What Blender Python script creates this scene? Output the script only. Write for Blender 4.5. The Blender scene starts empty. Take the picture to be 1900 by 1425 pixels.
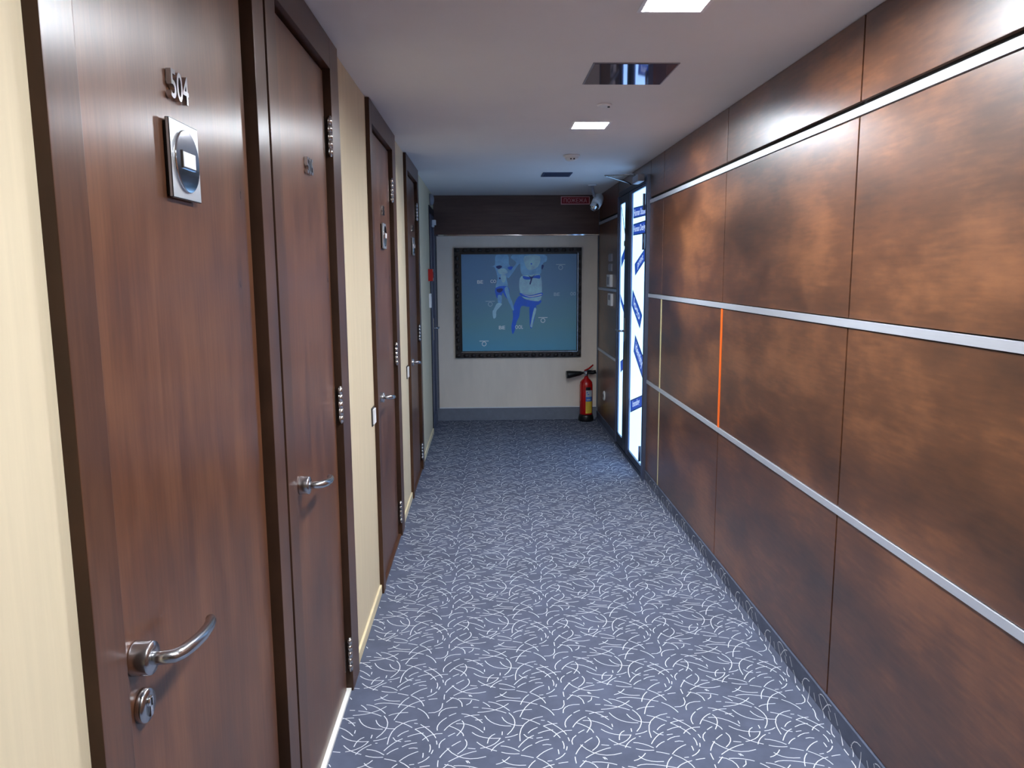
import bpy, bmesh, math, random
from mathutils import Vector, Matrix
random.seed(4)
SC = bpy.context.scene
COL = SC.collection
V = Vector

# ------------------------------------------------------------------ camera
def set_camera():
    yaw, pitch, roll = .0329, -.1449, -.0058
    cy, sy, cp, sp, cr, sr = math.cos(yaw), math.sin(yaw), math.cos(pitch), math.sin(pitch), math.cos(roll), math.sin(roll)
    f = V((sy * cp, cy * cp, sp)); r = V((cy, -sy, 0)); u = r.cross(f)
    r, u = cr * r + sr * u, -sr * r + cr * u
    cam = bpy.data.cameras.new('camera'); o = bpy.data.objects.new('camera', cam); COL.objects.link(o)
    cam.sensor_width = 36; cam.lens = 1421.12 / 1900 * 36; cam.clip_start = .02
    m = Matrix((r, u, -f)).transposed().to_4x4(); m.translation = V((0, 0, 1.6))
    o.matrix_world = m
    SC.camera = o
set_camera()
# ------------------------------------------------------------------ world, exposure, lamp strengths
LAMP_COL = (.90, .95, 1.0); LAMP_POWER = 118.0      # square ceiling lamps
DOOR_COL = (.30, .58, 1.0); DOOR_POWER = 2.8 / 2 ** 2.05      # frosted glass lit from the room behind
SC.view_settings.view_transform = 'Standard'; SC.view_settings.look = 'None'
SC.view_settings.gamma = 1; SC.view_settings.use_curve_mapping = False
SC.view_settings.exposure = 2.05
w = bpy.data.worlds.new('world'); SC.world = w; w.use_nodes = True
w.node_tree.nodes['Background'].inputs[0].default_value = (.6, .65, .8, 1)
w.node_tree.nodes['Background'].inputs[1].default_value = .02

XL, XF, XLEAF, XR, YE, YB, CT = -.549, -.529, -.552, 1.209, 8.273, -2.6, 2.403
LAMP_X, LAMP_Y, LAMP_H = .585, (2.42, 4.39, .80), .095  # last lamp is added out of view to light the near beige wall

# ------------------------------------------------------------------ materials
MATS = {}
def lin(c):
    return tuple((x / 255 / 12.92 if x <= 10 else ((x / 255 + .055) / 1.055) ** 2.4) for x in c)
def base(name):
    m = bpy.data.materials.new(name); m.use_nodes = True
    nt = m.node_tree; return m, nt, nt.nodes['Principled BSDF']
def noise(nt, scale, vec, detail=4, rough=.6, coord='Object'):
    tc = nt.nodes.new('ShaderNodeTexCoord'); mp = nt.nodes.new('ShaderNodeMapping')
    mp.inputs['Scale'].default_value = vec
    n = nt.nodes.new('ShaderNodeTexNoise'); n.inputs['Scale'].default_value = scale
    n.inputs['Detail'].default_value = detail; n.inputs['Roughness'].default_value = rough
    nt.links.new(tc.outputs[coord], mp.inputs[0]); nt.links.new(mp.outputs[0], n.inputs['Vector'])
    return n
def ramp(nt, n, stops):
    r = nt.nodes.new('ShaderNodeValToRGB'); e = r.color_ramp.elements
    while len(e) < len(stops): e.new(.5)
    for k, (p, c) in enumerate(stops): e[k].position = p; e[k].color = (*c, 1)
    nt.links.new(n.outputs[0], r.inputs[0]); return r
def plain(name, col, rough=.5, metal=0, spec=.5, coat=0, var=.06, vscale=18, vec=(1, 1, 1), bump=0):
    if name in MATS: return MATS[name]
    m, nt, b = base(name)
    c = lin(col); n = noise(nt, vscale, vec)
    r = ramp(nt, n, [(.3, tuple(x * (1 - var) for x in c)), (.7, tuple(min(1, x * (1 + var)) for x in c))])
    nt.links.new(r.outputs[0], b.inputs['Base Color'])
    b.inputs['Roughness'].default_value = rough; b.inputs['Metallic'].default_value = metal
    b.inputs['Specular IOR Level'].default_value = spec; b.inputs['Coat Weight'].default_value = coat
    if bump:
        bp = nt.nodes.new('ShaderNodeBump'); bp.inputs['Strength'].default_value = bump; bp.inputs['Distance'].default_value = .002
        nt.links.new(n.outputs[0], bp.inputs['Height']); nt.links.new(bp.outputs[0], b.inputs['Normal'])
    MATS[name] = m; return m
def wood(name, dark, mid, light, vec, scale, rough, aniso=0, bump=.1, spec=.5, coat=0, fine=(1, 1, 1), fmix=.3, tilt=0):
    m, nt, b = base(name)
    n = noise(nt, scale, vec, 6, .62); n2 = noise(nt, scale * 5, fine, 3, .5)
    mix = nt.nodes.new('ShaderNodeMix'); mix.data_type = 'FLOAT'; mix.inputs[0].default_value = fmix
    for l_ in nt.nodes:
        if l_.type == 'MAPPING': l_.inputs['Rotation'].default_value = (tilt, 0, 0)
    nt.links.new(n.outputs[0], mix.inputs[2]); nt.links.new(n2.outputs[0], mix.inputs[3])
    r = ramp(nt, mix, [(.34, lin(dark)), (.5, lin(mid)), (.66, lin(light))])
    nt.links.new(r.outputs[0], b.inputs['Base Color'])
    rr = nt.nodes.new('ShaderNodeMapRange'); rr.inputs['To Min'].default_value = rough - .05; rr.inputs['To Max'].default_value = rough + .07
    nt.links.new(n.outputs[0], rr.inputs['Value']); nt.links.new(rr.outputs[0], b.inputs['Roughness'])
    b.inputs['Specular IOR Level'].default_value = spec; b.inputs['Coat Weight'].default_value = coat
    b.inputs['Coat Roughness'].default_value = .27
    if aniso:
        b.inputs['Anisotropic'].default_value = aniso
        t = nt.nodes.new('ShaderNodeCombineXYZ'); t.inputs[1].default_value = 1      # brushed along the wall
        nt.links.new(t.outputs[0], b.inputs['Tangent']); b.inputs['Anisotropic Rotation'].default_value = 0.0
    bp = nt.nodes.new('ShaderNodeBump'); bp.inputs['Strength'].default_value = bump; bp.inputs['Distance'].default_value = .0015
    nt.links.new(n2.outputs[0], bp.inputs['Height']); nt.links.new(bp.outputs[0], b.inputs['Normal'])
    MATS[name] = m; return m
def emis(name, col, power):
    m, nt, b = base(name)
    b.inputs['Base Color'].default_value = (0.6, .65, .7, 1)
    b.inputs['Emission Color'].default_value = (*col, 1); b.inputs['Emission Strength'].default_value = power
    b.inputs['Roughness'].default_value = .15
    MATS[name] = m; return m

W_PANEL = wood('panel_wood', (56, 31, 18), (94, 56, 33), (136, 86, 52), (1, .5, 1.1), 2.6, .38, bump=.03, spec=.9, coat=.45, fine=(1, .7, 6), fmix=.16, tilt=.12)
W_DOOR = wood('door_wood', (74, 44, 28), (100, 62, 40), (122, 80, 54), (1, 2.2, .7), 3.4, .29, aniso=.7, bump=0, spec=1.0, coat=.0, fine=(1, 8, .3))
W_CASE = wood('casing_wood', (66, 42, 30), (84, 54, 38), (102, 68, 48), (1, 2.2, .7), 3.4, .29, aniso=.7, bump=0, spec=.9, coat=.0, fine=(1, 8, .3))
W_SHADE = wood('casing_shade_wood', (50, 32, 22), (64, 42, 29), (78, 52, 36), (1, 2.2, .7), 3.4, .45, bump=.03, spec=.3, fine=(1, 8, .3))
W_DARK = wood('end_band_wood', (76, 56, 52), (94, 70, 64), (108, 84, 74), (.5, 1, 2), 2, .45, bump=.05, fine=(.3, 1, 4))
M_WALL = plain('beige_wallpaper', (214, 198, 168), .75, var=.05, vscale=40, vec=(1, 1, .05), bump=.1)
M_BASE = plain('beige_baseboard', (226, 212, 176), .5)
M_ENDP = plain('grey_beige_panel', (240, 228, 214), .55, var=.05, vscale=7, vec=(1, 1, .25))
M_CEIL = plain('ceiling_paint', (236, 232, 232), .6, var=.015, vscale=3)
M_CARP = plain('blue_grey_carpet', (84, 91, 111), .85, spec=.25, var=.16, vscale=7, vec=(1, 1, 1))
M_ARC = plain('carpet_yarn_line', (214, 218, 226), .8, spec=.2, var=.04)
M_SKIRT = plain('grey_skirting', (112, 118, 132), .6, var=.08)
M_STRIP = plain('brushed_aluminium', (214, 220, 232), .42, metal=.55, var=.03, vscale=30, vec=(1, .1, 6))
M_STEEL = plain('satin_steel', (200, 202, 206), .22, metal=1, var=.03)
M_PLATE = plain('brushed_plate', (214, 218, 222), .34, metal=.85, var=.02)
M_CHROME = plain('polished_chrome', (225, 228, 232), .07, metal=1, var=.01)
M_HINGE = plain('hinge_steel', (205, 202, 198), .22, metal=1, var=.05)
M_BLACK = plain('black_gap', (10, 8, 8), .7, var=.05)
M_BLKPL = plain('black_plastic', (16, 16, 18), .35, var=.05)
M_WHITE = plain('white_plastic', (244, 244, 246), .35, var=.02)
M_GREYP = plain('grey_plastic', (150, 148, 158), .4, var=.02)
M_RED = plain('red_enamel', (190, 16, 14), .22, coat=.5, var=.03)
M_DKRED = plain('red_sign_face', (150, 26, 40), .4, var=.03)
M_PINK = plain('sign_print', (236, 180, 190), .5, var=.02)
M_ORANGE = plain('orange_strip', (255, 112, 26), .45, var=.03)
M_YELLOW = plain('pale_yellow_strip', (214, 204, 158), .45, var=.04)
M_ALU = plain('door_aluminium', (92, 100, 124), .38, metal=.6, var=.04)
M_ALUDK = plain('dark_door_metal', (38, 40, 52), .35, metal=.5, var=.05)
def backlit(name, c, k=1.0):
    m = plain(name, c, .4, var=.03); b_ = m.node_tree.nodes['Principled BSDF']
    b_.inputs['Emission Color'].default_value = (*lin(c), 1); b_.inputs['Emission Strength'].default_value = k / 2 ** 2.05; return m
M_STICK = backlit('sticker_blue', (34, 72, 168), .9)   # translucent film on the lit glass
M_STEDGE = plain('sticker_navy', (14, 28, 74), .4, var=.04)
M_PRINT = backlit('sticker_print', (200, 222, 244), .8)
M_FRAME = plain('dark_frame', (34, 26, 26), .45, var=.25, vscale=25)
M_GAPLIGHT = plain('door_gap_light', (245, 245, 240), .3, var=.02)  # near-white colour stands in for room light leaking under the second door
M_GLASSDK = plain('dark_glass', (20, 26, 26), .08, var=.05)
M_MIRROR = plain('glossy_hatch', (120, 104, 130), .04, metal=.85, var=.01)
M_VENT = plain('vent_grey', (70, 80, 108), .5, var=.04)
M_HOUSE = plain('lamp_housing', (150, 152, 158), .5, var=.02)
M_LAMP = emis('lamp_glow', LAMP_COL, LAMP_POWER)
M_PANE = emis('backlit_frosted_glass', DOOR_COL, DOOR_POWER)
M_LABEL = plain('label_grey', (190, 198, 206), .4, var=.03)
M_LYEL = plain('label_yellow', (222, 190, 70), .4, var=.03)
M_LBLUE = plain('label_blue', (70, 120, 200), .4, var=.03)

# ------------------------------------------------------------------ mesh helpers
class B:
    def __init__(s): s.bm = bmesh.new(); s.mats = []
    def _mi(s, m):
        if m not in s.mats: s.mats.append(m)
        return s.mats.index(m)
    def _fin(s, geom, m, smooth=False):
        i = s._mi(m)
        for f in geom:
            f.material_index = i; f.smooth = smooth
    def box(s, x0, x1, y0, y1, z0, z1, m, bev=0):
        r = bmesh.ops.create_cube(s.bm, size=1)
        vs = r['verts']
        for v in vs:
            v.co = V((x0 + (v.co.x + .5) * (x1 - x0), y0 + (v.co.y + .5) * (y1 - y0), z0 + (v.co.z + .5) * (z1 - z0)))
        fs = list({f for v in vs for f in v.link_faces})
        s._fin(fs, m)
        if bev:
            es = list({e for v in vs for e in v.link_edges})
            bmesh.ops.bevel(s.bm, geom=es, offset=bev, segments=2, affect='EDGES', profile=.7)
        return s
    def tube(s, pts, rad, m, n=14, caps=True, flat=1.0):
        pts = [V(p) for p in pts]; rads = rad if isinstance(rad, (list, tuple)) else [rad] * len(pts)
        rings = []; up0 = None
        for k, p in enumerate(pts):
            t = (pts[min(k + 1, len(pts) - 1)] - pts[max(k - 1, 0)]).normalized()
            if up0 is None: up0 = t.orthogonal().normalized()
            a = (up0 - t * up0.dot(t)).normalized(); up0 = a; b = t.cross(a)
            rings.append([s.bm.verts.new(p + (a * math.cos(q) + b * math.sin(q) * flat) * rads[k]) for q in [2 * math.pi * j / n for j in range(n)]])
        fs = []
        for r0, r1 in zip(rings, rings[1:]):
            for j in range(n): fs.append(s.bm.faces.new((r0[j], r0[(j + 1) % n], r1[(j + 1) % n], r1[j])))
        s._fin(fs, m, True)
        if caps:
            s._fin([s.bm.faces.new(rings[0][::-1]), s.bm.faces.new(rings[-1])], m)
        return s
    def lathe(s, c, axis, prof, m, n=28):
        """prof: list of (distance along axis, radius)"""
        c = V(c); ax = V(axis).normalized(); a = ax.orthogonal().normalized(); b = ax.cross(a); rings = []
        for d, r in prof:
            rings.append([s.bm.verts.new(c + ax * d + (a * math.cos(q) + b * math.sin(q)) * max(r, 1e-4)) for q in [2 * math.pi * j / n for j in range(n)]])
        fs = []
        for r0, r1 in zip(rings, rings[1:]):
            for j in range(n): fs.append(s.bm.faces.new((r0[j], r0[(j + 1) % n], r1[(j + 1) % n], r1[j])))
        s._fin(fs, m, True)
        s._fin([s.bm.faces.new(rings[0][::-1]), s.bm.faces.new(rings[-1])], m)
        return s
    def poly(s, pts, m, thick=None):
        vs = [s.bm.verts.new(V(p)) for p in pts]; f = s.bm.faces.new(vs); s._fin([f], m)
        if thick is not None:
            top = [s.bm.verts.new(V(p) + V(thick)) for p in pts]
            fs = [s.bm.faces.new(top[::-1])]
            n = len(pts)
            for j in range(n): fs.append(s.bm.faces.new((vs[(j + 1) % n], vs[j], top[j], top[(j + 1) % n])))
            s._fin(fs, m)
        return s
    def text(s, txt, m, place, depth=0, bold=.0, narrow=1):
        """place(u, v, w) maps normalised text coordinates to a world point"""
        cu = bpy.data.curves.new('t', 'FONT'); cu.body = txt; cu.size = 1; cu.extrude = .1 if depth else 0; cu.offset = bold; cu.resolution_u = 4
        o = bpy.data.objects.new('t', cu); COL.objects.link(o)
        bpy.context.view_layer.update()
        me = bpy.data.meshes.new_from_object(o.evaluated_get(bpy.context.evaluated_depsgraph_get()))
        bpy.data.objects.remove(o); bpy.data.curves.remove(cu)
        xs = [v.co.x for v in me.vertices]; ys = [v.co.y for v in me.vertices]
        x0, x1, y0, y1 = min(xs), max(xs), min(ys), max(ys)
        off = len(s.bm.verts); vs = []
        for v in me.vertices:
            vs.append(s.bm.verts.new(V(place((v.co.x - x0) / (x1 - x0), (v.co.y - y0) / (y1 - y0), (v.co.z + .1) / .2 if depth else 0))))
        fs = []
        for p in me.polygons:
            try: fs.append(s.bm.faces.new([vs[i] for i in p.vertices]))
            except ValueError: pass
        s._fin(fs, m); bpy.data.meshes.remove(me)
        return s
def edges(b_):      # faces turned along the corridor: same wood unbrushed, shade painted in as darker brown
    b_.bm.normal_update(); i = b_._mi(W_SHADE)
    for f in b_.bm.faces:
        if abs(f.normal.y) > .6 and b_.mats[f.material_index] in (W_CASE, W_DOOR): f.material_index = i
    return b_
ORG = {}
def tag(o, label=None, cat=None, group=None, kind=None):
    if label: o['label'] = label
    if cat: o['category'] = cat
    if group: o['group'] = group
    if kind: o['kind'] = kind
    return o
def obj(name, b, parent=None, label=None, cat=None, group=None, kind=None, origin=None, fix=True):
    bm = b.bm
    if fix: bmesh.ops.recalc_face_normals(bm, faces=bm.faces[:])
    if parent is not None: org = ORG[parent.name]
    elif origin is not None: org = V(origin)
    else:
        xs = [v.co.x for v in bm.verts]; ys = [v.co.y for v in bm.verts]; zs = [v.co.z for v in bm.verts]
        org = V(((min(xs) + max(xs)) / 2, (min(ys) + max(ys)) / 2, min(zs)))
    for v in bm.verts: v.co -= org
    me = bpy.data.meshes.new(name); bm.to_mesh(me); bm.free()
    for m in b.mats: me.materials.append(m)
    o = bpy.data.objects.new(name, me); COL.objects.link(o)
    if parent is not None: o.parent = parent
    else: o.location = org
    ORG[o.name] = org
    tag(o, label, cat, group, kind)
    return o
def root(name, loc, label, cat, group=None, kind=None):
    o = bpy.data.objects.new(name, None); COL.objects.link(o); o.location = loc; o.empty_display_size = .1
    ORG[o.name] = V(loc); return tag(o, label, cat, group, kind)
def copy_tree(o, parent=None):
    c = o.copy(); COL.objects.link(c); c.parent = parent
    for ch in list(o.children): copy_tree(ch, c)
    return c

# ------------------------------------------------------------------ ceiling with lamp openings
def slab(b, xr, yr, z0, z1, holes, m):
    xs = sorted({*xr, *[h[0] for h in holes], *[h[1] for h in holes]}); ys = sorted({*yr, *[h[2] for h in holes], *[h[3] for h in holes]})
    for i in range(len(xs) - 1):
        for j in range(len(ys) - 1):
            cx, cy = (xs[i] + xs[i + 1]) / 2, (ys[j] + ys[j + 1]) / 2
            if not any(h[0] < cx < h[1] and h[2] < cy < h[3] for h in holes): b.box(xs[i], xs[i + 1], ys[j], ys[j + 1], z0, z1, m)
holes = [(LAMP_X - LAMP_H, LAMP_X + LAMP_H, y - LAMP_H, y + LAMP_H) for y in LAMP_Y]
b = B(); slab(b, (-.75, 1.35), (YB - .1, YE + .1), CT, CT + .04, holes, M_CEIL)
obj('ceiling', b, label='smooth pale grey corridor ceiling with square lamps', cat='ceiling', kind='structure')

# ------------------------------------------------------------------ carpet: base and the traced line pattern
def cv(p, crop):      # traced photo points carried to the floor plane once, giving the carpet's own repeat in metres
    px, py = (840 if crop == 1 else 960) + p[0] / 10.18, 1285 + p[1] / 10.18
    m = SC.camera.matrix_world
    d = m.to_3x3() @ V(((px - 950) / 1421.12, -(py - 712.5) / 1421.12, -1))
    t = -1.6 / d.z; q = V((0, 0, 1.6)) + d * t
    return (q.x, q.y)
bpy.context.view_layer.update()
T1 = '820 172 1100 150 1600 225|570 185 645 225 705 275|670 178 870 225 1075 345|470 378 800 330 1055 208|550 295 780 325 1010 390|385 282 435 283 485 283|165 402 380 455 565 578|220 462 350 435 505 425|425 520 490 520 560 515|605 440 790 590 1105 635|930 465 1070 590 1345 628|1060 385 1175 580 1030 800|1145 382 1290 338 1495 322|65 592 330 620 580 760|175 535 205 650 75 820|-60 635 140 730 205 825|597 655 597 685 597 715|365 755 580 850 900 865|800 785 700 850 655 965|937 740 935 772 932 805|990 853 1120 830 1230 788|905 860 760 990 520 1058|975 920 830 1000 725 1110|455 938 620 1040 835 1108|1040 898 1060 896 1080 895|285 1055 357 1062 430 1068|235 888 255 1020 85 1168|-80 1310 200 1180 450 1110|-110 1055 200 1240 630 1212|250 1290 268 1312 285 1335|905 1012 1090 1040 1265 1115|920 1130 1080 1158 1260 1158|1290 1188 1400 1205 1530 1235|820 1360 960 1310 1080 1215|935 1270 1100 1360 1385 1375|100 118 300 120 500 155|360 145 330 200 255 238|-50 100 130 150 180 270|325 45 345 62 365 80'
T2 = '215 40 120 120 60 230|525 95 230 210 48 465|430 245 590 325 695 435|480 455 130 600 50 920|80 490 250 530 430 605|445 525 480 527 515 530|570 545 800 680 930 800|755 585 620 600 490 635|490 635 680 740 810 860|200 772 280 705 380 662|390 775 540 725 675 708|685 840 820 745 1030 715|120 790 180 845 295 868|310 812 160 895 18 1040|360 865 418 856 475 850|340 965 460 910 600 888|475 995 560 982 640 992|90 1105 180 1035 280 990|955 850 972 885 985 920|850 920 880 990 880 1065|940 1020 935 1058 925 1095|770 1078 780 1120 785 1165|905 1145 830 1220 725 1272|360 1235 500 1125 670 1050|250 10 430 95 535 205|570 1300 615 1296 660 1290|590 82 670 70 750 62|875 150 850 290 655 330|1175 225 930 265 865 390|1060 388 1120 360 1180 335|1025 420 910 540 918 660|1300 455 1150 535 1045 660|1110 810 1035 890 1045 985|1150 768 1205 735 1265 705|1415 855 1340 900 1270 950|1235 985 1155 1080 1105 1168|1090 1215 1100 1280 1115 1340|1300 1285 1240 1345 1180 1410'
TILE = []
for src, c in ((T1, 1), (T2, 2)):
    for a in src.split('|'):
        q = list(map(float, a.split())); P = [V(cv(q[k:k + 2], c)) for k in (0, 2, 4)]
        ctrl = P[1] * 2 - (P[0] + P[2]) / 2
        L = (P[2] - P[0]).length; n = max(1, min(6, int(L / .02) + 1))
        TILE.append([((1 - t) ** 2) * P[0] + 2 * t * (1 - t) * ctrl + t * t * P[2] for t in [k / n for k in range(n + 1)]])
TW, TH = .4555, .400
SKX = 1.188           # where the carpet turns up the right wall
def fold(x, y, lift=.0007):
    if x <= SKX: return V((x, y, lift))
    u = x - SKX; L = math.hypot(.014, .018)
    if u <= L: return V((SKX + .014 * u / L - lift * .7, y, .018 * u / L + lift * .7))
    return V((SKX + .014 - lift, y, .018 + (u - L)))
def pattern(b, skirt):
    i = b._mi(M_ARC); bm = b.bm; hw = .00165
    for ty in range(-13, 15):
        for tx in range(-3, 4):
            for arc in TILE:
                pts = [p + V((tx * TW, ty * TH)) for p in arc]
                cx = sum(p.x for p in pts) / len(pts); cy = sum(p.y for p in pts) / len(pts)
                on_sk = cx > SKX
                if on_sk != skirt or cy > YE - .03 or cy < YB + .03 or cx < -.53: continue
                if skirt and (max(p.x for p in pts) > SKX + .095 or cy > 5.66): continue
                if skirt: pts = [V((max(p.x, SKX + .001), p.y)) for p in pts]
                else: pts = [V((min(p.x, SKX), p.y)) for p in pts]
                prev = None
                for k, p in enumerate(pts):
                    t = (pts[min(k + 1, len(pts) - 1)] - pts[max(k - 1, 0)])
                    if t.length < 1e-6: continue
                    t.normalize(); n = V((-t.y, t.x)) * hw
                    cur = (bm.verts.new(fold(p.x + n.x, p.y + n.y)), bm.verts.new(fold(p.x - n.x, p.y - n.y)))
                    if prev:
                        f = bm.faces.new((prev[0], prev[1], cur[1], cur[0])); f.material_index = i
                        f.normal_update()
                        if f.normal.z - f.normal.x < 0: f.normal_flip()
                    prev = cur
b = B(); b.box(-.75, 1.23, YB - .1, YE + .1, -.03, 0, M_CARP)
pattern(b, False)
obj('floor', b, label='blue-grey corridor carpet with scattered pale curved lines', cat='floor', kind='structure', fix=False)
b = B()
prof = [(SKX, 0), (SKX + .014, .018), (SKX + .014, .088), (1.226, .088), (1.226, 0)]
b.poly([(x, YB, z) for x, z in prof], M_CARP, (0, 5.695 - YB, 0)); bmesh.ops.recalc_face_normals(b.bm, faces=b.bm.faces[:])
pattern(b, True)
obj('baseboard_right', b, label='patterned carpet skirting turned up the foot of the wood panelling', cat='baseboard', kind='structure', fix=False)
b = B(); b.poly([(x, 7.065, z) for x, z in prof], M_CARP, (0, YE - 7.065, 0))
obj('baseboard_right', b, label='short carpet skirting between glass doors and end wall', cat='baseboard', kind='structure')

# ------------------------------------------------------------------ right wall: backing, wood panels, strips
b = B(); b.box(1.226, 1.30, YB, 5.70, 0, CT, M_BLACK); b.box(1.226, 1.30, 5.70, 7.06, 2.262, CT, M_BLACK); b.box(1.226, 1.30, 7.06, YE, 0, CT, M_BLACK)
wr = obj('wall_right', b, label='right corridor wall clad in large glossy brown wood panels', cat='wall', kind='structure')
cols = [YB, -1.60, -.235, 1.145, 2.525, 3.905, 5.275, 5.70]
rows = [(.091, .760), (.792, 1.408), (1.442, 2.088), (2.137, CT - .002)]
g = .0045
def panel(y0, y1, z0, z1, m=W_PANEL):
    bb = B(); bb.box(XR, 1.2255, y0 + g, y1 - g, z0, z1, m, .0015); obj('wood_panel', bb, wr)
for c0, c1 in zip(cols, cols[1:]):
    for z0, z1 in rows: panel(c0, c1, z0, z1)
for z0, z1 in rows: panel(7.06, YE - .012, z0, z1)
panel(5.70, 7.06, 2.30, CT - .002)
tn = [0]
def trim(bb, label):
    tn[0] += 1; return obj('trim_%d' % tn[0], bb, label=label, cat='trim', kind='structure')
for (z0, z1), nm in zip([(2.092, 2.119), (1.411, 1.438), (.763, .789)], ['highest', 'middle', 'lowest']):
    for y0, y1, where in [(YB, 5.70, 'running along the wood panelling'), (7.06, YE - .01, 'between glass doors and end wall')]:
        bb = B(); bb.box(XR - .004, 1.2255, y0, y1, z0, z1, M_STRIP, .001); trim(bb, '%s horizontal aluminium strip %s' % (nm, where))
bb = B(); bb.box(XR - .002, 1.2255, 3.889, 3.917, .79, 1.41, M_ORANGE, .001); trim(bb, 'bright orange vertical strip between two middle wood panels')
bb = B(); bb.box(XR - .002, 1.2255, 5.262, 5.29, .79, 1.41, M_YELLOW, .001); trim(bb, 'pale yellow vertical strip nearest the glass doors, middle row')
bb = B(); bb.box(XR - .002, 1.2255, 5.268, 5.284, .09, .762, M_YELLOW, .001); trim(bb, 'thin pale vertical strip nearest the glass doors, bottom row')

# ------------------------------------------------------------------ left wall pieces, baseboards
segs = [(YB, .985), (2.93, 3.69), (4.70, 5.33), (6.27, 7.60)]
b = B()
for y0, y1 in segs: b.box(-.70, XL, y0, y1, 0, CT, M_WALL)
for y0, y1 in [(.985, 2.93), (3.69, 4.70), (5.33, 6.27)]: b.box(-.70, XL, y0, y1, 2.372, CT, M_WALL)
b.box(-.70, XL, 7.60, YE, 2.25, CT, M_WALL)
wl = obj('wall_left', b, label='left corridor wall with beige striped wallpaper between dark doors', cat='wall', kind='structure')
for k, (y0, y1) in enumerate(segs):
    bb = B(); bb.box(XL - .002, XL + .010, y0, y1 - .001, 0, .048, M_BASE, .003)
    obj('baseboard_left', bb, label=['beige baseboard left of the nearest door', 'beige baseboard between the second and third doors', 'beige baseboard between the third and fourth doors', 'beige baseboard beyond the fourth wooden door'][k], cat='baseboard', kind='structure')
# back of the corridor, behind the viewer
b = B(); b.box(-.75, 1.35, YB - .1, YB, 0, CT, M_WALL); obj('wall_back', b, label='beige wall closing the corridor behind the viewer', cat='wall', kind='structure')

# ------------------------------------------------------------------ left doors
def lever(parent, y, z, s=1.0):
    bb = B()
    x0 = XLEAF
    bb.tube([(x0, y, z), (x0 + .045, y, z), (x0 + .058, y + .004, z), (x0 + .064, y + .018, z - .002), (x0 + .067, y + .055, z - .008), (x0 + .066, y + .10, z - .015), (x0 + .061, y + .145, z - .021), (x0 + .053, y + .180, z - .026), (x0 + .047, y + .194, z - .028)],
            [.0105, .0105, .0108, .011, .0112, .0105, .0098, .0092, .0088], M_STEEL, 16)
    h = obj('lever_handle', bb, parent)
    bb = B(); bb.lathe((x0, y, z), (1, 0, 0), [(0, .027), (.003, .027), (.026, .0262), (.029, .025), (.030, .012)], M_STEEL, 32)
    obj('rose', bb, h)
def hinge(parent, y, z):
    bb = B()
    for k in range(5):
        bb.tube([(XF - .006, y, z + k * .026), (XF - .006, y, z + k * .026 + .0245)], .0085, M_HINGE, 12)
    bb.tube([(XF - .006, y, z - .004), (XF - .006, y, z + .134)], .005, M_HINGE, 10)
    bb.box(XLEAF, XLEAF + .002, y - .022, y, z, z + .128, M_HINGE)
    obj('hinge', bb, parent)
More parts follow.
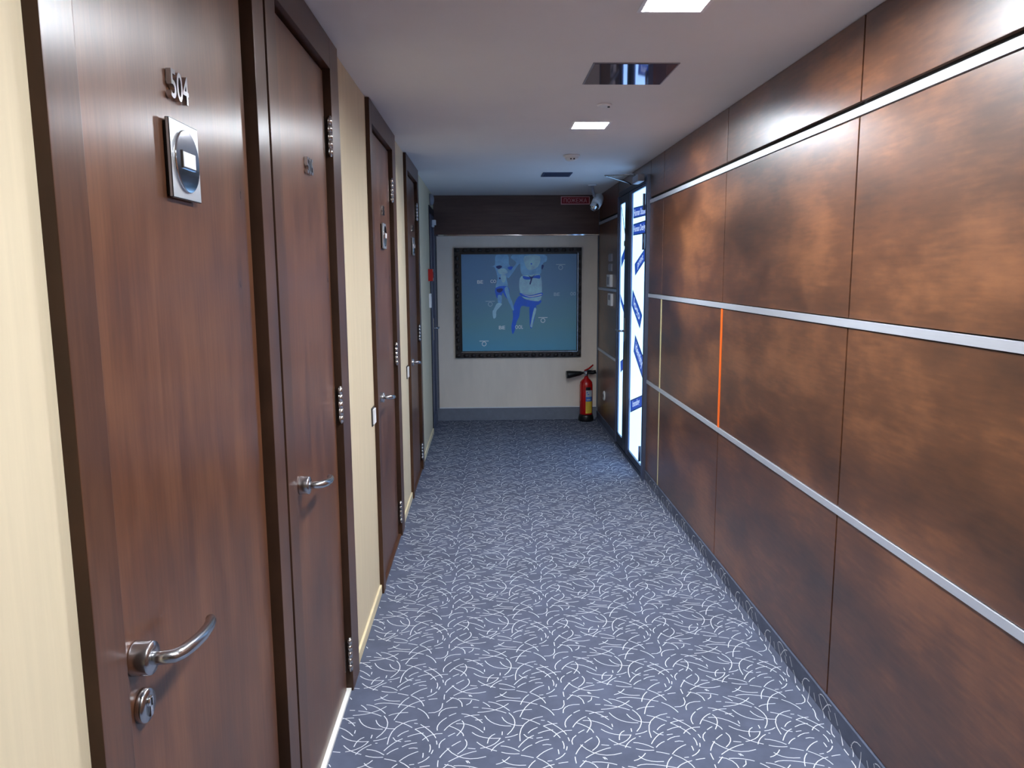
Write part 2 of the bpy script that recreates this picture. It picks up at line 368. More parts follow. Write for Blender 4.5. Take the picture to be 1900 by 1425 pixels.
def door(n, y_out0, y_l0, y_l1, y_in1, y_out1, num, label, hy=None, plate=None, lock=False, hz=.985, zf=0, numy=None):
    r = root('door_%d' % n, (XF, (y_l0 + y_l1) / 2, 0), label, 'door', None, 'structure')
    zt, zc = 2.285, 2.400
    bb = B()
    bb.box(-.66, XF, y_out0, y_l0 - .004, zf, zc, W_CASE, .002)
    bb.box(-.66, XF, y_in1, y_out1, zf, zc, W_CASE, .002)
    bb.box(-.66, XF, y_l0 - .004, y_in1, zt + .012, zc, W_CASE, .002)
    bb.box(-.66, XLEAF - .03, y_l0 - .004, y_l0 + .012, zf, zt + .012, M_BLACK)
    bb.box(-.66, XLEAF - .03, y_l1 - .002, y_in1, zf, zt + .012, M_BLACK)
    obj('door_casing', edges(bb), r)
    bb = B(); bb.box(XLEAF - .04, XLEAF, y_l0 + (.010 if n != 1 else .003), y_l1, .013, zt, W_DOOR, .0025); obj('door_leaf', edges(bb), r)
    bb = B(); bb.box(-.64, XF - .008, y_l0 - .004, y_in1, 0, .011, M_GAPLIGHT if n == 2 else W_CASE); obj('threshold', bb, r, label='pale strip painted as light leaking under the door' if n == 2 else None)
    lever(r, (hy or y_l0 + .075), hz)
    for z in ((.09, 1.06, 2.005) if n > 1 else ()): hinge(r, y_l1 + .009, z)
    if lock:
        bb = B(); yy, zz = lock
        bb.lathe((XLEAF, yy, zz), (1, 0, 0), [(0, .027), (.009, .027), (.012, .025), (.0125, .012)], M_STEEL, 32)
        lk = obj('lock_rose', bb, r)
        bb = B(); bb.lathe((XLEAF + .012, yy, zz + .008), (1, 0, 0), [(0, .0085), (.004, .0085), (.005, .007)], M_CHROME, 20); bb.box(XLEAF + .012, XLEAF + .0165, yy - .0042, yy + .0042, zz - .017, zz + .004, M_CHROME, .001); bb.box(XLEAF + .0165, XLEAF + .0178, yy - .001, yy + .001, zz + .001, zz + .013, M_BLACK)
        obj('key_cylinder', bb, lk)
    ny = numy; nz = 1.912
    bb = B(); bb.text(num, M_STEEL, lambda u, v, w_: (XLEAF + .002 + .009 * w_, ny - .040 + .080 * u, nz - .008 + .050 * v), 1, .012); obj('room_number', bb, r)
    if plate:
        py, pz = plate; hw_, hh = .066, .0675
        bb = B(); bb.box(XLEAF, XLEAF + .006, py - hw_ + .006, py + hw_ - .006, pz - hh + .006, pz + hh - .006, M_BLKPL)
        bb.box(XLEAF + .006, XLEAF + .013, py - hw_, py + hw_, pz - hh, pz + hh, M_PLATE, .0015)
        pl = obj('sign_plate', bb, r)
        bb = B(); bb.lathe((XLEAF + .012, py, pz), (1, 0, 0), [(0, .055), (.004, .055), (.0055, .0535)], M_CHROME, 48); obj('sign_disc', bb, pl)
        bb = B()
        bb.box(XLEAF + .017, XLEAF + .020, py - .030, py + .030, pz - .014, pz + .018, M_CHROME, .001)
        bb.box(XLEAF + .0195, XLEAF + .0208, py - .027, py + .027, pz - .011, pz + .015, M_WHITE); obj('sign_window', bb, pl)
    return r
door(1, .985, 1.070, 1.855, 1.880, 1.972, '504', 'nearest dark brown wooden door, numbered 504, with key lock below its lever', hy=1.135, plate=(1.445, 1.800), lock=(1.145, .925), hz=1.01, numy=1.445)
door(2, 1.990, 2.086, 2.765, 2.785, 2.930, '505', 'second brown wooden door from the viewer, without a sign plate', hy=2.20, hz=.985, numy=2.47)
door(3, 3.690, 3.765, 4.530, 4.552, 4.700, '506', 'third brown wooden door, with a steel sign plate, between beige wall strips', hy=3.86, plate=(4.19, 1.795), hz=.975, numy=4.19)
door(4, 5.330, 5.405, 6.130, 6.152, 6.270, '507', 'farthest brown wooden door in the left wall', hy=5.48, plate=(5.86, 1.795), hz=.965, numy=5.86)
bb = B(); bb.box(-.66, XF - .012, 1.972, 1.990, 0, 2.372, M_BLACK); trim(bb, 'dark groove between the casings of the two nearest doors')

# end door, left: dark metal with glass
r = root('door_5', (XL, 7.92, 0), 'narrow dark metal and glass door in the left wall beside the end wall', 'door', None, 'structure')
bb = B(); bb.box(-.64, XL + .006, 7.60, 7.655, 0, 2.25, M_ALUDK, .003); bb.box(-.64, XL + .006, 8.18, 8.262, 0, 2.25, M_ALUDK, .003); bb.box(-.64, XL + .006, 7.655, 8.18, 2.18, 2.25, M_ALUDK, .003)
obj('door_frame', bb, r)
bb = B()
bb.box(-.60, XL + .014, 7.66, 7.73, .015, 2.17, M_ALU, .003); bb.box(-.60, XL + .014, 8.10, 8.172, .015, 2.17, M_ALU, .003)
bb.box(-.60, XL + .014, 7.73, 8.10, .015, .14, M_ALU, .003); bb.box(-.60, XL + .014, 7.73, 8.10, 2.07, 2.17, M_ALU, .003)
lf = obj('door_leaf', bb, r)
bb = B(); bb.box(-.585, -.575, 7.73, 8.10, .14, 2.07, M_GLASSDK); obj('glass_pane', bb, lf)
bb = B(); bb.box(XL + .014, XL + .022, 7.678, 7.712, .93, 1.15, M_STEEL, .002); bb.tube([(XL + .02, 7.695, 1.05), (XL + .06, 7.695, 1.05), (XL + .066, 7.72, 1.05), (XL + .066, 7.81, 1.05)], .009, M_STEEL)
obj('lever_handle', bb, r)

# ------------------------------------------------------------------ end wall
b = B(); b.box(-.75, 1.35, YE, YE + .1, 0, CT, M_SKIRT); obj('wall_end', b, label='end wall of the corridor behind picture and extinguisher', cat='wall', kind='structure')
wend = bpy.data.objects['wall_end']
bb = B(); bb.box(-.545, 1.205, YE - .006, YE - .0005, 1.998, CT - .001, W_DARK); obj('upper_band', bb, wend, label='dark brown wooden band')
bb = B(); bb.box(-.52, 1.196, YE - .012, YE - .0005, .142, 1.982, M_ENDP, .002); obj('pale_panel', bb, wend, label='pale grey-beige panel')
bb = B(); bb.box(-.545, 1.205, YE - .016, YE - .0005, 1.984, 1.996, M_CHROME); trim(bb, 'thin chrome strip along the top of the pale end wall panel')
bb = B(); bb.box(-.52, 1.196, YE - .015, YE - .0005, .132, .141, M_WHITE); trim(bb, 'thin white strip along the foot of the pale end wall panel')
bb = B(); bb.poly([(0, YE - .03, 0), (0, YE - .012, .018), (0, YE - .008, .131), (0, YE - .0005, .131), (0, YE - .0005, 0)], M_SKIRT, (1.185 + .545, 0, 0))
for v in bb.bm.verts: v.co.x -= .545
obj('baseboard_end', bb, label='grey-blue skirting below the picture', cat='baseboard', kind='structure')

# picture
PX0, PX1, PZ0, PZ1 = -.260, .970, .760, 1.790
FX0, FX1, FZ0, FZ1 = -.335, 1.022, .686, 1.858
yw = YE - .0125
r = root('framed_picture', ((PX0 + PX1) / 2, yw, FZ0), 'large square blue underwater picture in a black ruffled frame on the end wall', 'picture')
bb = B()
T = .052
bb.box(FX0, FX1, yw - .03, yw, FZ0, PZ0 - .018, M_FRAME, .004); bb.box(FX0, FX1, yw - .03, yw, PZ1 + .018, FZ1, M_FRAME, .004)
bb.box(FX0, PX0 - .018, yw - .03, yw, PZ0 - .018, PZ1 + .018, M_FRAME, .004); bb.box(PX1 + .018, FX1, yw - .03, yw, PZ0 - .018, PZ1 + .018, M_FRAME, .004)
def bump(x, z, rx, rz):
    rr = bmesh.ops.create_uvsphere(bb.bm, u_segments=8, v_segments=6, radius=1)
    for v in rr['verts']: v.co = V((x + v.co.x * rx, yw - .028 + v.co.y * .012, z + v.co.z * rz))
    bb._fin(list({f for v in rr['verts'] for f in v.link_faces}), M_FRAME, True)
nx = 17
for k in range(nx):
    x = FX0 + .03 + (FX1 - FX0 - .06) * k / (nx - 1); j = random.uniform(-.003, .003)
    bump(x, FZ0 + .028 + j, .030, .022); bump(x, FZ1 - .024 + j, .030, .020)
for k in range(1, 14):
    z = FZ0 + .03 + (FZ1 - FZ0 - .06) * k / 14
    bump(FX0 + .028, z, .022, .030); bump(FX1 - .018, z, .015, .030)
obj('frame', bb, r)
bb = B(); q = .018
for x0, x1, z0, z1 in [(PX0 - q, PX1 + q, PZ0 - q, PZ0), (PX0 - q, PX1 + q, PZ1, PZ1 + q), (PX0 - q, PX0, PZ0, PZ1), (PX1, PX1 + q, PZ0, PZ1)]: bb.box(x0, x1, yw - .034, yw, z0, z1, M_BLKPL, .002)
obj('inner_frame', bb, r)
bb = B(); bb.box(PX1 + .009, PX1 + .014, yw - .036, yw - .03, PZ0 - .013, PZ1 + .013, M_STEEL); bb.box(PX0 - .01, PX1 + .014, yw - .036, yw - .03, PZ0 - .013, PZ0 - .008, M_STEEL); obj('silver_edge', bb, r)
def water():
    m, nt, p = base('water_print'); tc = nt.nodes.new('ShaderNodeTexCoord'); s_ = nt.nodes.new('ShaderNodeSeparateXYZ')
    nt.links.new(tc.outputs['Object'], s_.inputs[0])
    n = noise(nt, 1.8, (1, 1, 1.6), 3); ad = nt.nodes.new('ShaderNodeMath'); ad.operation = 'MULTIPLY_ADD'; ad.inputs[1].default_value = .35
    nt.links.new(n.outputs[0], ad.inputs[0]); nt.links.new(s_.outputs[2], ad.inputs[2])
    rr = ramp(nt, ad, [(.12, lin((88, 170, 208))), (.55, lin((112, 168, 184))), (1.0, lin((108, 152, 192)))])
    nt.links.new(rr.outputs[0], p.inputs['Base Color']); p.inputs['Roughness'].default_value = .35; return m
bb = B(); bb.box(PX0, PX1, yw - .020, yw - .001, PZ0, PZ1, water())
pic = obj('print', bb, r)
C_L = plain('print_light_blue', (134, 196, 255), .4, var=.26, vscale=9); C_X = plain('print_pale', (180, 226, 255), .4, var=.2, vscale=14)
C_D = plain('print_deep_blue', (34, 110, 236), .4, var=.10, vscale=9); C_N = plain('print_navy', (26, 56, 130), .4, var=.1); C_W = plain('print_white', (240, 250, 252), .4, var=.03); C_G = plain('print_grey', (176, 208, 220), .4, var=.03)
def pm(x, y, k): return V((PX0 + (x - 93) / (1460 - 93) * (PX1 - PX0), yw - .020 - .0005 * k, PZ1 - (y - 155) / (1290 - 155) * (PZ1 - PZ0)))
NB = [0]
def blob(b_, s_, m, k):
    NB[0] += 1; k = k + .02 * NB[0]      # every painted patch on its own thin layer
    q = list(map(float, s_.split())); P = [V((q[i], q[i + 1])) for i in range(0, len(q), 2)]; out = []; n = len(P)
    for i in range(n):
        a, c, d, e = P[i - 1], P[i], P[(i + 1) % n], P[(i + 2) % n]
        for t in (0, .33, .66):
            out.append(.5 * ((2 * c) + (d - a) * t + (2 * a - 5 * c + 4 * d - e) * t * t + (3 * c - a - 3 * d + e) * t ** 3))
    b_.poly([pm(max(95, min(1458, p.x)), max(158, p.y), k) for p in out], m)
bb = B()
blob(bb, '505 160 640 160 655 270 690 325 655 395 625 430 640 530 570 540 495 545 520 440 500 345 478 300 430 296 488 280', C_L, 1)
blob(bb, '495 545 640 530 658 640 650 690 605 640 580 600 555 660 510 665', C_D, 1)
blob(bb, '520 635 566 640 560 735 525 730', C_L, 2)
blob(bb, '515 725 570 732 540 775 505 812 495 850 465 845 470 800 490 760', C_X, 2)
blob(bb, '458 812 494 818 498 880 480 905 462 893', C_X, 3)
blob(bb, '600 555 640 535 665 650 690 705 712 798 696 808 664 740 640 690 615 620', C_L, 2)
blob(bb, '500 300 545 284 575 300 535 326', C_N, 3); blob(bb, '640 306 700 298 682 336 652 330', C_D, 3)
blob(bb, '536 428 550 425 556 440 542 444', C_N, 3); blob(bb, '560 400 615 395 610 470 575 480', C_X, 2); blob(bb, '520 340 600 320 640 370 560 390', C_X, 2)
blob(bb, '510 560 570 552 580 575 545 600 515 590', C_N, 3)
obj('left_swimmer', bb, pic, label='slimmer swimming figure')
bb = B()
blob(bb, '780 162 1075 162 1102 235 1060 262 1042 330 1022 392 900 405 820 402 792 345 782 262 700 372 648 432 632 410 640 372 700 312 742 252 680 200 700 165', C_L, 1)
blob(bb, '800 412 900 400 1020 392 1046 540 1030 690 940 700 840 672 790 612 775 500', C_X, 2)
blob(bb, '790 640 860 688 1030 690 1010 742 900 772 800 762 775 880 742 950 718 1055 692 1088 680 1000 700 900 700 790 742 682', C_D, 1)
blob(bb, '902 752 978 762 962 880 942 960 925 1018 905 1010 898 900', C_D, 2)
blob(bb, '952 790 978 802 945 925 930 1008 908 1003 916 950', C_X, 3)
blob(bb, '785 606 900 636 1040 604 1042 640 905 662 800 642', C_D, 3); blob(bb, '800 614 900 644 1036 618 1030 634 900 654', C_W, 4)
blob(bb, '820 408 900 420 1015 398 1020 440 950 432 900 450 835 446', C_D, 3)
blob(bb, '880 398 925 420 968 388 935 432 912 505 898 498 912 440', C_N, 4); blob(bb, '1045 280 1068 290 1050 335 1040 320', C_N, 3)
blob(bb, '840 180 1020 180 1000 300 900 340 850 290', C_X, 2); blob(bb, '912 262 930 262 926 276 914 276', C_D, 4)
obj('right_swimmer', bb, pic, label='broader swimming figure')
bb = B()
def ptext(t, x0, y0, x1, y1, m, k=7): bb.text(t, m, lambda u, v, w_: pm(x0 + (x1 - x0) * u, y1 + (y0 - y1) * v, k), 0, .02)
ptext('BE', 278, 455, 348, 496, C_W); ptext('CO', 434, 450, 503, 488, C_W); ptext('BE', 1188, 605, 1258, 645, C_G); ptext('OO', 1385, 600, 1450, 640, C_G)
ptext('BE', 530, 992, 605, 1034, C_W); ptext('OOL', 725, 986, 820, 1030, C_W)
for cx, cy, m in [(1268, 312, C_G), (430, 736, C_G), (1058, 932, C_W), (352, 1205, C_W)]:
    N = 20
    for k in range(N):
        a0, a1 = 2 * math.pi * k / N, 2 * math.pi * (k + 1) / N
        bb.poly([pm(cx + R_ * math.cos(a), cy + R_ * math.sin(a), 5) for R_, a in ((28, a0), (28, a1), (20, a1), (20, a0))], m)
    bb.poly([pm(cx + dx, cy - 34 + dy, 6) for dx, dy in ((-55, -4), (55, -4), (55, 4), (-55, 4))], m)
obj('lettering', bb, pic, label='white lettering and ring marks')

# fire sign
r = root('fire_sign', (.955, YE - .006, 2.313), 'small red sign with pale lettering on the dark band above the picture', 'sign')
bb = B(); bb.box(.800, 1.105, YE - .014, YE - .006, 2.306, 2.388, M_PINK, .002); obj('sign_board', bb, r)
bb = B(); bb.box(.808, 1.097, YE - .0155, YE - .013, 2.314, 2.380, M_DKRED); obj('sign_face', bb, r)
bb = B(); bb.text('ПОЖЕЖА', M_PINK, lambda u, v, w_: (.830 + .245 * u, YE - .0162, 2.325 + .044 * v), 0, .0); obj('lettering', bb, r)

# ------------------------------------------------------------------ glass doors in the right wall
r = root('door_6', (1.21, 6.38, 0), 'pair of glass doors in grey metal frames with blue stickers, lit from behind', 'door', None, 'structure')
xa = XR - .012
bb = B()
bb.box(xa - .012, 1.29, 5.70, 5.762, 0, 2.300, M_ALU, .003); bb.box(xa, 1.29, 7.005, 7.06, 0, 2.262, M_ALU, .003); bb.box(xa, 1.29, 5.762, 7.005, 2.258, 2.298, M_ALUDK, .003)
bb.box(xa, 1.29, 5.762, 7.005, 0, .022, M_ALUDK, .002)
obj('door_frame', bb, r)
bb = B(); x2 = xa + .006
bb.box(x2, 1.25, 5.766, 5.838, .026, 2.254, M_ALU, .003); bb.box(x2, 1.25, 6.402, 6.520, .026, 2.254, M_ALU, .003)
bb.box(x2, 1.25, 5.838, 6.402, .026, .082, M_ALUDK, .003); bb.box(x2, 1.25, 5.838, 6.402, 2.232, 2.254, M_ALU, .003)
lf = obj('door_leaf', bb, r, label='wider glass leaf covered with stickers')
bb = B(); bb.box(xa + .020, xa + .028, 5.838, 6.402, .082, 2.232, M_PANE); obj('glass_pane', bb, lf)
bb = B()
bb.box(x2, 1.25, 6.526, 6.700, .026, 2.254, M_ALUDK, .003); bb.box(x2, 1.25, 6.955, 7.0, .026, 2.254, M_ALU, .003)
bb.box(x2, 1.25, 6.700, 6.955, .026, .12, M_ALUDK, .003); bb.box(x2, 1.25, 6.700, 6.955, 2.19, 2.254, M_ALUDK, .003)
lf2 = obj('door_leaf', bb, r, label='narrow glass leaf')
bb = B(); bb.box(xa + .020, xa + .028, 6.700, 6.955, .12, 2.19, M_PANE); obj('glass_pane', bb, lf2)
bb = B(); bb.box(x2 - .008, x2, 6.59, 6.63, 1.0, 1.2, M_STEEL, .002); bb.tube([(x2, 6.61, 1.09), (x2 - .05, 6.61, 1.09), (x2 - .055, 6.64, 1.09), (x2 - .055, 6.74, 1.09)], .009, M_STEEL); obj('lever_handle', bb, r)
for z in (.14, 1.76, 2.05):
    bb = B(); bb.tube([(xa - .020, 5.772, z), (xa - .020, 5.772, z + .12)], .010, M_ALU, 10); obj('hinge', bb, r)
def sticker(quad, txt, parent, tb=(.12, .9, .22, .78), name='sticker'):
    """quad: top-left, top-right, bottom-right, bottom-left as (y, z)"""
    P = [V((0, y, z)) for y, z in quad]; xg = xa + .0195
    def mp(u, v, dx): p = (P[3] * (1 - u) + P[2] * u) * (1 - v) + (P[0] * (1 - u) + P[1] * u) * v; return V((xg - dx, p.y, p.z))
    s_ = B(); s_.poly([mp(0, 0, .0003), mp(1, 0, .0003), mp(1, 1, .0003), mp(0, 1, .0003)], M_STEDGE, (-.0004, 0, 0))
    s_.poly([mp(.03, .08, .001), mp(.97, .08, .001), mp(.97, .92, .001), mp(.03, .92, .001)], M_STICK)
    if txt: s_.text(txt, M_PRINT, lambda u, v, w_: mp(tb[0] + (tb[1] - tb[0]) * u, tb[2] + (tb[3] - tb[2]) * v, .0016), 0, .015)
    obj('sticker', s_, parent)
sticker([(6.385, 2.118), (5.842, 2.100), (5.842, 2.018), (6.385, 2.030)], 'Human Studio', lf, (.05, .93, .2, .8))
sticker([(6.385, 1.985), (5.842, 1.985), (5.842, 1.885), (6.385, 1.893)], 'Human Design', lf, (.05, .93, .14, .8))
sticker([(6.30, 1.660), (5.90, 1.775), (5.872, 1.690), (6.27, 1.565)], 'print', lf, (.28, .82, .14, .82))
sticker([(6.37, 1.455), (5.955, 1.262), (6.04, 1.150), (6.39, 1.318)], 'logo', lf, (.2, .85, .16, .84))
sticker([(6.225, 1.090), (5.842, .925), (5.90, .770), (6.28, .945)], 'identity', lf, (.14, .88, .2, .84))
sticker([(6.39, .517), (5.842, .655), (5.842, .562), (6.38, .413)], 'branding', lf, (.2, .72, .18, .84))
sticker([(6.93, 1.722), (6.702, 1.83), (6.702, 1.745), (6.92, 1.635)], None, lf2)
sticker([(6.95, 1.40), (6.702, 1.27), (6.702, 1.205), (6.93, 1.33)], None, lf2)
sticker([(6.90, .79), (6.702, .845), (6.702, .755), (6.88, .69)], None, lf2)
bb = B(); xg = xa + .0195; bb.poly([(xg - .0003, 6.95, 2.165), (xg - .0003, 6.93, 2.165), (xg - .0003, 6.702, 1.835), (xg - .0003, 6.702, 1.88)], M_GREYP, (-.0004, 0, 0)); bb.box(xg - .008, xg, 6.725, 6.765, 1.82, 1.865, M_BLKPL, .002)
obj('tape_strip', bb, lf2, label='grey-green diagonal strip')
# door closer above
r = root('door_closer', (xa, 5.95, 2.262), 'grey door closer with a thin folded arm above the glass doors', 'door closer')
bb = B(); bb.box(xa - .065, xa - .0125, 5.80, 6.02, 2.262, 2.318, M_GREYP, .012); obj('closer_body', bb, r)
bb = B(); bb.tube([(xa - .04, 5.96, 2.318), (xa - .04, 5.96, 2.332)], .013, M_STEEL); bb.tube([(xa - .04, 5.96, 2.328), (xa - .07, 5.97, 2.334), (.925, 6.05, 2.334)], .006, M_STEEL, 8); bb.tube([(.925, 6.05, 2.334), (.935, 6.07, 2.334), (xa - .02, 6.40, 2.318), (xa, 6.41, 2.305)], .0055, M_STEEL, 8); obj('closer_arm', bb, r)

# ------------------------------------------------------------------ ceiling things
def lamp(y):
    r = root('ceiling_light', (LAMP_X, y, CT), '', 'ceiling light', 'square recessed ceiling lamps')
    H = LAMP_H; bb = B(); t = .003
    for x0, x1, y0, y1 in [(-H - .010, -H + t, -H - .010, H + .010), (H - t, H + .010, -H - .010, H + .010), (-H + t, H - t, -H - .010, -H + t), (-H + t, H - t, H - t, H + .010)]:
        bb.box(LAMP_X + x0, LAMP_X + x1, y + y0, y + y1, CT - .002, CT - .0002, M_WHITE)
    for x0, x1, y0, y1 in [(-H, -H + t, -H, H), (H - t, H, -H, H), (-H + t, H - t, -H, -H + t), (-H + t, H - t, H - t, H)]:
        bb.box(LAMP_X + x0, LAMP_X + x1, y + y0, y + y1, CT, CT + .075, M_HOUSE)
    bb.box(LAMP_X - H, LAMP_X + H, y - H, y + H, CT + .072, CT + .075, M_HOUSE)
    obj('housing', bb, r)
    bb = B(); bb.box(LAMP_X - H + .004, LAMP_X + H - .004, y - H + .004, y + H - .004, CT + .017, CT + .023, M_LAMP); obj('diffuser', bb, r)
    return r
L0 = lamp(LAMP_Y[0])
labs = ['square ceiling lamp nearest the viewer, cut by the top of the photo', 'glowing square ceiling lamp farther along, beyond the glossy hatch', 'added square ceiling lamp above the viewer, out of view, brightening the near wall']
L0['label'] = labs[0]
for k in (1, 2):
    c = copy_tree(L0); c.location.y = LAMP_Y[k]; c['label'] = labs[k]
bb = B(); bb.box(.425, .765, 3.105, 3.445, CT - .003, CT - .0005, M_GREYP); r = root('ceiling_hatch', (.595, 3.275, CT), 'unlit square glossy ceiling panel mirroring the glass doors', 'ceiling panel')
obj('hatch_frame', bb, r)
bb = B(); bb.box(.432, .758, 3.112, 3.438, CT - .0048, CT - .0028, M_MIRROR); obj('glossy_face', bb, r)
bb = B(); bb.lathe((.585, 3.86, CT), (0, 0, -1), [(.0003, .036), (.004, .036), (.008, .030), (.009, .012)], M_WHITE, 32); bb.tube([(.605, 3.86, CT - .008), (.605, 3.86, CT - .014)], .006, M_BLKPL)
obj('ceiling_sensor', bb, label='tiny flat round sensor on the ceiling between hatch and far lamp', cat='sensor')
r = root('smoke_detector', (.605, 5.48, CT), 'white round smoke detector on the ceiling before the air vent', 'smoke detector')
bb = B(); bb.lathe((.605, 5.48, CT), (0, 0, -1), [(.0003, .058), (.012, .058), (.016, .054)], M_WHITE, 32); obj('detector_base', bb, r)
bb = B(); bb.lathe((.605, 5.48, CT - .014), (0, 0, -1), [(0, .050), (.014, .044), (.026, .030), (.030, .012)], M_WHITE, 32); bb.box(.590, .600, 5.435, 5.445, CT - .034, CT - .026, M_BLKPL); bb.box(.612, .622, 5.435, 5.445, CT - .034, CT - .026, M_BLKPL); obj('detector_head', bb, r)
r = root('air_vent', (.595, 6.53, CT), 'dark rectangular air vent in the ceiling before the end wall', 'air vent')
bb = B(); bb.box(.475, .715, 6.40, 6.42, CT - .006, CT - .0004, M_VENT); bb.box(.475, .715, 6.64, 6.66, CT - .006, CT - .0004, M_VENT); bb.box(.475, .49, 6.42, 6.64, CT - .006, CT - .0004, M_VENT); bb.box(.70, .715, 6.42, 6.64, CT - .006, CT - .0004, M_VENT); obj('vent_frame', bb, r)
bb = B(); bb.box(.49, .70, 6.42, 6.64, CT - .0015, CT - .0004, M_BLACK)
for k in range(9): bb.box(.49, .70, 6.432 + k * .024, 6.440 + k * .024, CT - .006, CT - .0015, M_VENT)
obj('vent_slats', bb, r)
# security camera
r = root('security_camera', (1.0, 7.30, CT), 'white security camera on a ceiling bracket in front of the red sign', 'security camera')
bb = B(); bb.lathe((1.0, 7.30, CT), (0, 0, -1), [(.0003, .042), (.008, .042), (.012, .03)], M_WHITE, 24); bb.tube([(1.0, 7.30, CT - .01), (1.005, 7.30, CT - .06), (1.02, 7.30, CT - .11)], .013, M_GREYP, 12)
obj('bracket', bb, r)
bb = B(); bb.tube([(1.085, 7.44, CT - .105), (1.08, 7.42, CT - .11), (1.05, 7.31, CT - .155), (1.02, 7.22, CT - .195)], [.030, .046, .050, .046], M_WHITE, 20); obj('camera_body', bb, r)
bb = B(); bb.lathe((1.010, 7.205, CT - .203), V((-.3, -.8, -.5)), [(0, .042), (.014, .043), (.032, .035), (.044, .020), (.048, .004)], M_CHROME, 24); obj('lens_dome', bb, r)

# ------------------------------------------------------------------ fire extinguisher
EX, EY = 1.070, 8.155
r = root('fire_extinguisher', (EX, EY, 0), 'red fire extinguisher with black horn standing in the corner by the end wall', 'fire extinguisher')
bb = B(); bb.lathe((EX, EY, .03), (0, 0, 1), [(0, .060), (.01, .070), (.36, .070), (.395, .064), (.42, .045), (.435, .026), (.46, .022)], M_RED, 36); obj('cylinder', bb, r)
bb = B(); bb.lathe((EX, EY, 0), (0, 0, 1), [(0, .080), (.015, .084), (.055, .078), (.075, .0715)], M_BLKPL, 36); obj('foot_ring', bb, r)
bb = B()
def arcpatch(z0, z1, m, a0=-2.2, a1=-.62, R_=.0712):
    N = 10
    for k in range(N):
        p, q_ = a0 + (a1 - a0) * k / N, a0 + (a1 - a0) * (k + 1) / N
        bb.poly([(EX + R_ * math.cos(p), EY + R_ * math.sin(p), z0), (EX + R_ * math.cos(q_), EY + R_ * math.sin(q_), z0), (EX + R_ * math.cos(q_), EY + R_ * math.sin(q_), z1), (EX + R_ * math.cos(p), EY + R_ * math.sin(p), z1)], m)
arcpatch(.09, .22, M_LYEL, -1.75); arcpatch(.22, .27, M_LBLUE, -1.75); arcpatch(.27, .34, M_LABEL, -1.75); arcpatch(.34, .375, M_BLKPL, -1.75, -.95)
arcpatch(.235, .245, M_LABEL, -1.6, -1.0, .0716); arcpatch(.29, .30, M_LBLUE, -1.5, -1.2, .0716); arcpatch(.31, .325, M_LBLUE, -1.6, -1.45, .0716)
obj('label', bb, r, label='grey, blue and yellow instruction label')
bb = B(); bb.tube([(EX, EY, .485), (EX, EY, .545)], [.024, .020], M_STEEL, 18); bb.tube([(EX - .03, EY, .525), (EX + .03, EY, .525)], .014, M_STEEL, 14); obj('valve', bb, r)
bb = B(); bb.tube([(EX - .02, EY, .545), (EX + .03, EY, .570), (EX + .075, EY, .610)], [.008, .008, .006], M_RED, 10, flat=1.6); bb.tube([(EX - .02, EY, .54), (EX + .02, EY, .548), (EX + .085, EY, .538)], .006, M_BLKPL, 10, flat=1.6); obj('squeeze_lever', bb, r)
bb = B(); bb.tube([(EX + .02, EY, .525), (EX + .07, EY - .005, .528), (EX + .105, EY - .01, .535)], [.016, .022, .020], M_BLKPL, 16); obj('hand_grip', bb, r)
bb = B(); bb.tube([(EX - .02, EY, .524), (EX - .045, EY - .002, .522), (EX - .06, EY - .003, .520), (EX - .19, EY - .01, .507), (EX - .215, EY - .012, .505)], [.012, .014, .022, .042, .040], M_BLKPL, 20); obj('horn', bb, r)

# ------------------------------------------------------------------ switches and small wall things
def switch(y, z, wall, label, group, name='light_switch', w_=.082, h_=.088, mat=M_WHITE, frame=M_BLKPL):
    s = 1 if wall < 0 else -1
    r = root(name, (wall, y, z - h_ / 2), label, 'light switch', group)
    f = (lambda a: (wall, wall + a)) if s > 0 else (lambda a: (wall - a, wall))
    bb = B(); bb.box(*f(.005), y - w_ / 2, y + w_ / 2, z - h_ / 2, z + h_ / 2, frame, .0015); obj('switch_plate', bb, r)
    bb = B(); x = sorted((wall + s * .005, wall + s * .012)); bb.box(*x, y - w_ / 2 + .01, y + w_ / 2 - .006, z - h_ / 2 + .008, z + h_ / 2 - .008, mat, .002); obj('rocker', bb, r)
    return r
switch(3.628, .922, XL, 'white light switch in a dark frame beside the third wooden door', 'light switches on the beige wall')
switch(5.245, .925, XL, 'white light switch in a dark frame beside the farthest wooden door', 'light switches on the beige wall')
gW = 'wall plates beside the glass doors'
switch(7.46, 1.735, XR, 'small grey switch plate, topmost of four between glass doors and end wall', gW, w_=.19, h_=.075, mat=M_GREYP, frame=M_GREYP)
switch(7.46, 1.640, XR, 'small grey switch plate, second from top beside the glass doors', gW, w_=.19, h_=.075, mat=M_GREYP, frame=M_GREYP)
r = root('wall_keypad', (XR, 7.45, 1.455), 'tall white keypad with a grey side, just above the middle strip beside glass doors', 'keypad', gW)
bb = B(); bb.box(XR - .025, XR, 7.34, 7.56, 1.455, 1.572, M_WHITE, .004); obj('keypad_case', bb, r)
bb = B(); bb.box(XR - .028, XR - .024, 7.40, 7.52, 1.475, 1.550, M_GREYP, .001); obj('keypad_face', bb, r)
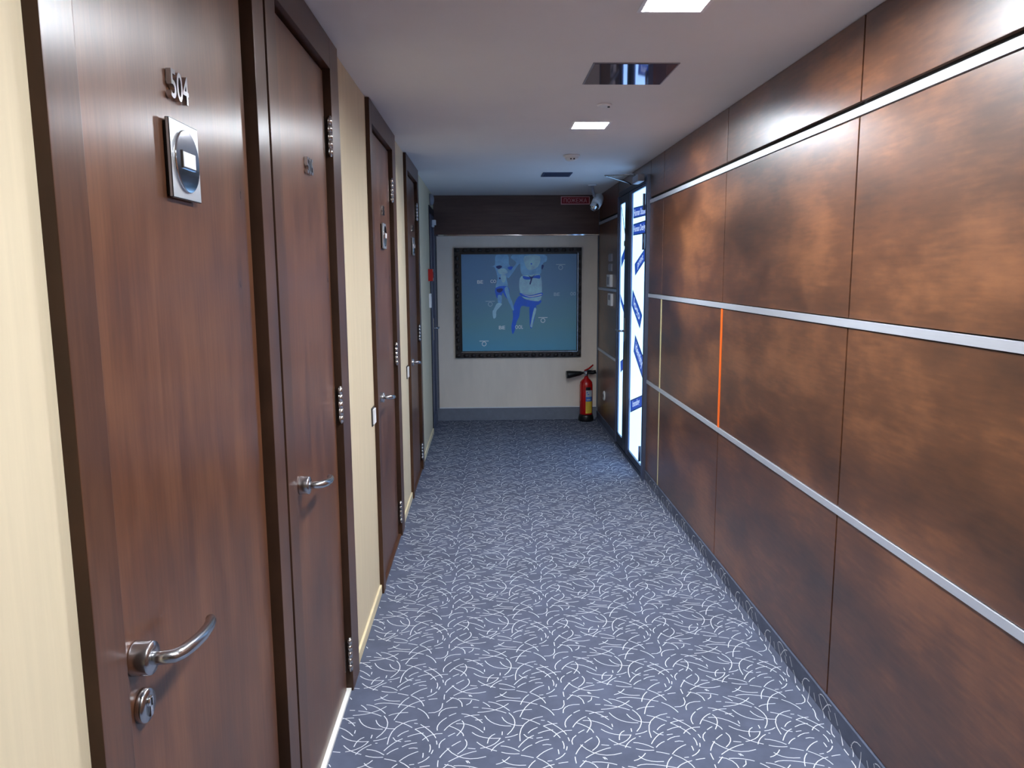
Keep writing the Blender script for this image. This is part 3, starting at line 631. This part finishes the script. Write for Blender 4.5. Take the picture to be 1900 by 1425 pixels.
r = root('wall_control', (XR, 7.42, 1.275), 'white control box just below the middle strip beside glass doors', 'control box', gW)
bb = B(); bb.box(XR - .022, XR, 7.30, 7.50, 1.275, 1.392, M_WHITE, .004); obj('control_case', bb, r)
bb = B(); bb.box(XR - .024, XR - .021, 7.34, 7.46, 1.33, 1.378, M_GREYP, .001); obj('control_display', bb, r)
r = root('power_socket', (XR, 7.76, .33), 'white round power socket low on the dark panel between glass doors and extinguisher', 'power socket')
bb = B(); bb.lathe((XR, 7.76, .335), (-1, 0, 0), [(.0002, .050), (.006, .050), (.012, .044), (.013, .030)], M_WHITE, 28); obj('socket_plate', bb, r)
bb = B(); bb.lathe((XR - .0131, 7.76, .335), (-1, 0, 0), [(0, .022), (.002, .021)], M_BLKPL, 24); obj('socket_well', bb, r)
r = root('fire_call_point', (XL, 7.42, 1.52), 'red fire alarm call point on the wall before the end door', 'fire alarm')
bb = B(); bb.box(XL, XL + .045, 7.37, 7.48, 1.52, 1.635, M_RED, .006); obj('call_point_case', bb, r)
bb = B(); bb.box(XL + .044, XL + .048, 7.39, 7.46, 1.55, 1.61, M_DKRED, .002); obj('call_point_window', bb, r)
bb = B(); bb.box(XL, XL + .020, 7.42, 7.50, 1.265, 1.40, M_WHITE, .003); bb.box(XL + .020, XL + .022, 7.44, 7.48, 1.30, 1.37, M_WHITE, .001)
obj('card_reader', bb, label='white upright card reader below the red fire alarm', cat='card reader')
r = root('door_sensor', (XL, 7.9, 2.07), 'small white box at the top of the dark end door', 'sensor')
bb = B(); bb.box(XL + .014, XL + .050, 7.86, 7.94, 2.075, 2.125, M_WHITE, .003); obj('sensor_case', bb, r)
bb = B(); bb.box(XL + .012, XL + .034, 7.86, 7.92, 2.055, 2.078, M_WHITE, .002); obj('sensor_foot', bb, r)
bb = B(); bb.lathe((XL, 7.78, 2.315), (1, 0, 0), [(.0003, .058), (.02, .056), (.038, .040), (.044, .015)], M_GREYP, 28)
obj('alarm_sounder', bb, label='grey rounded alarm sounder high on the wall above the dark end door', cat='alarm sounder')
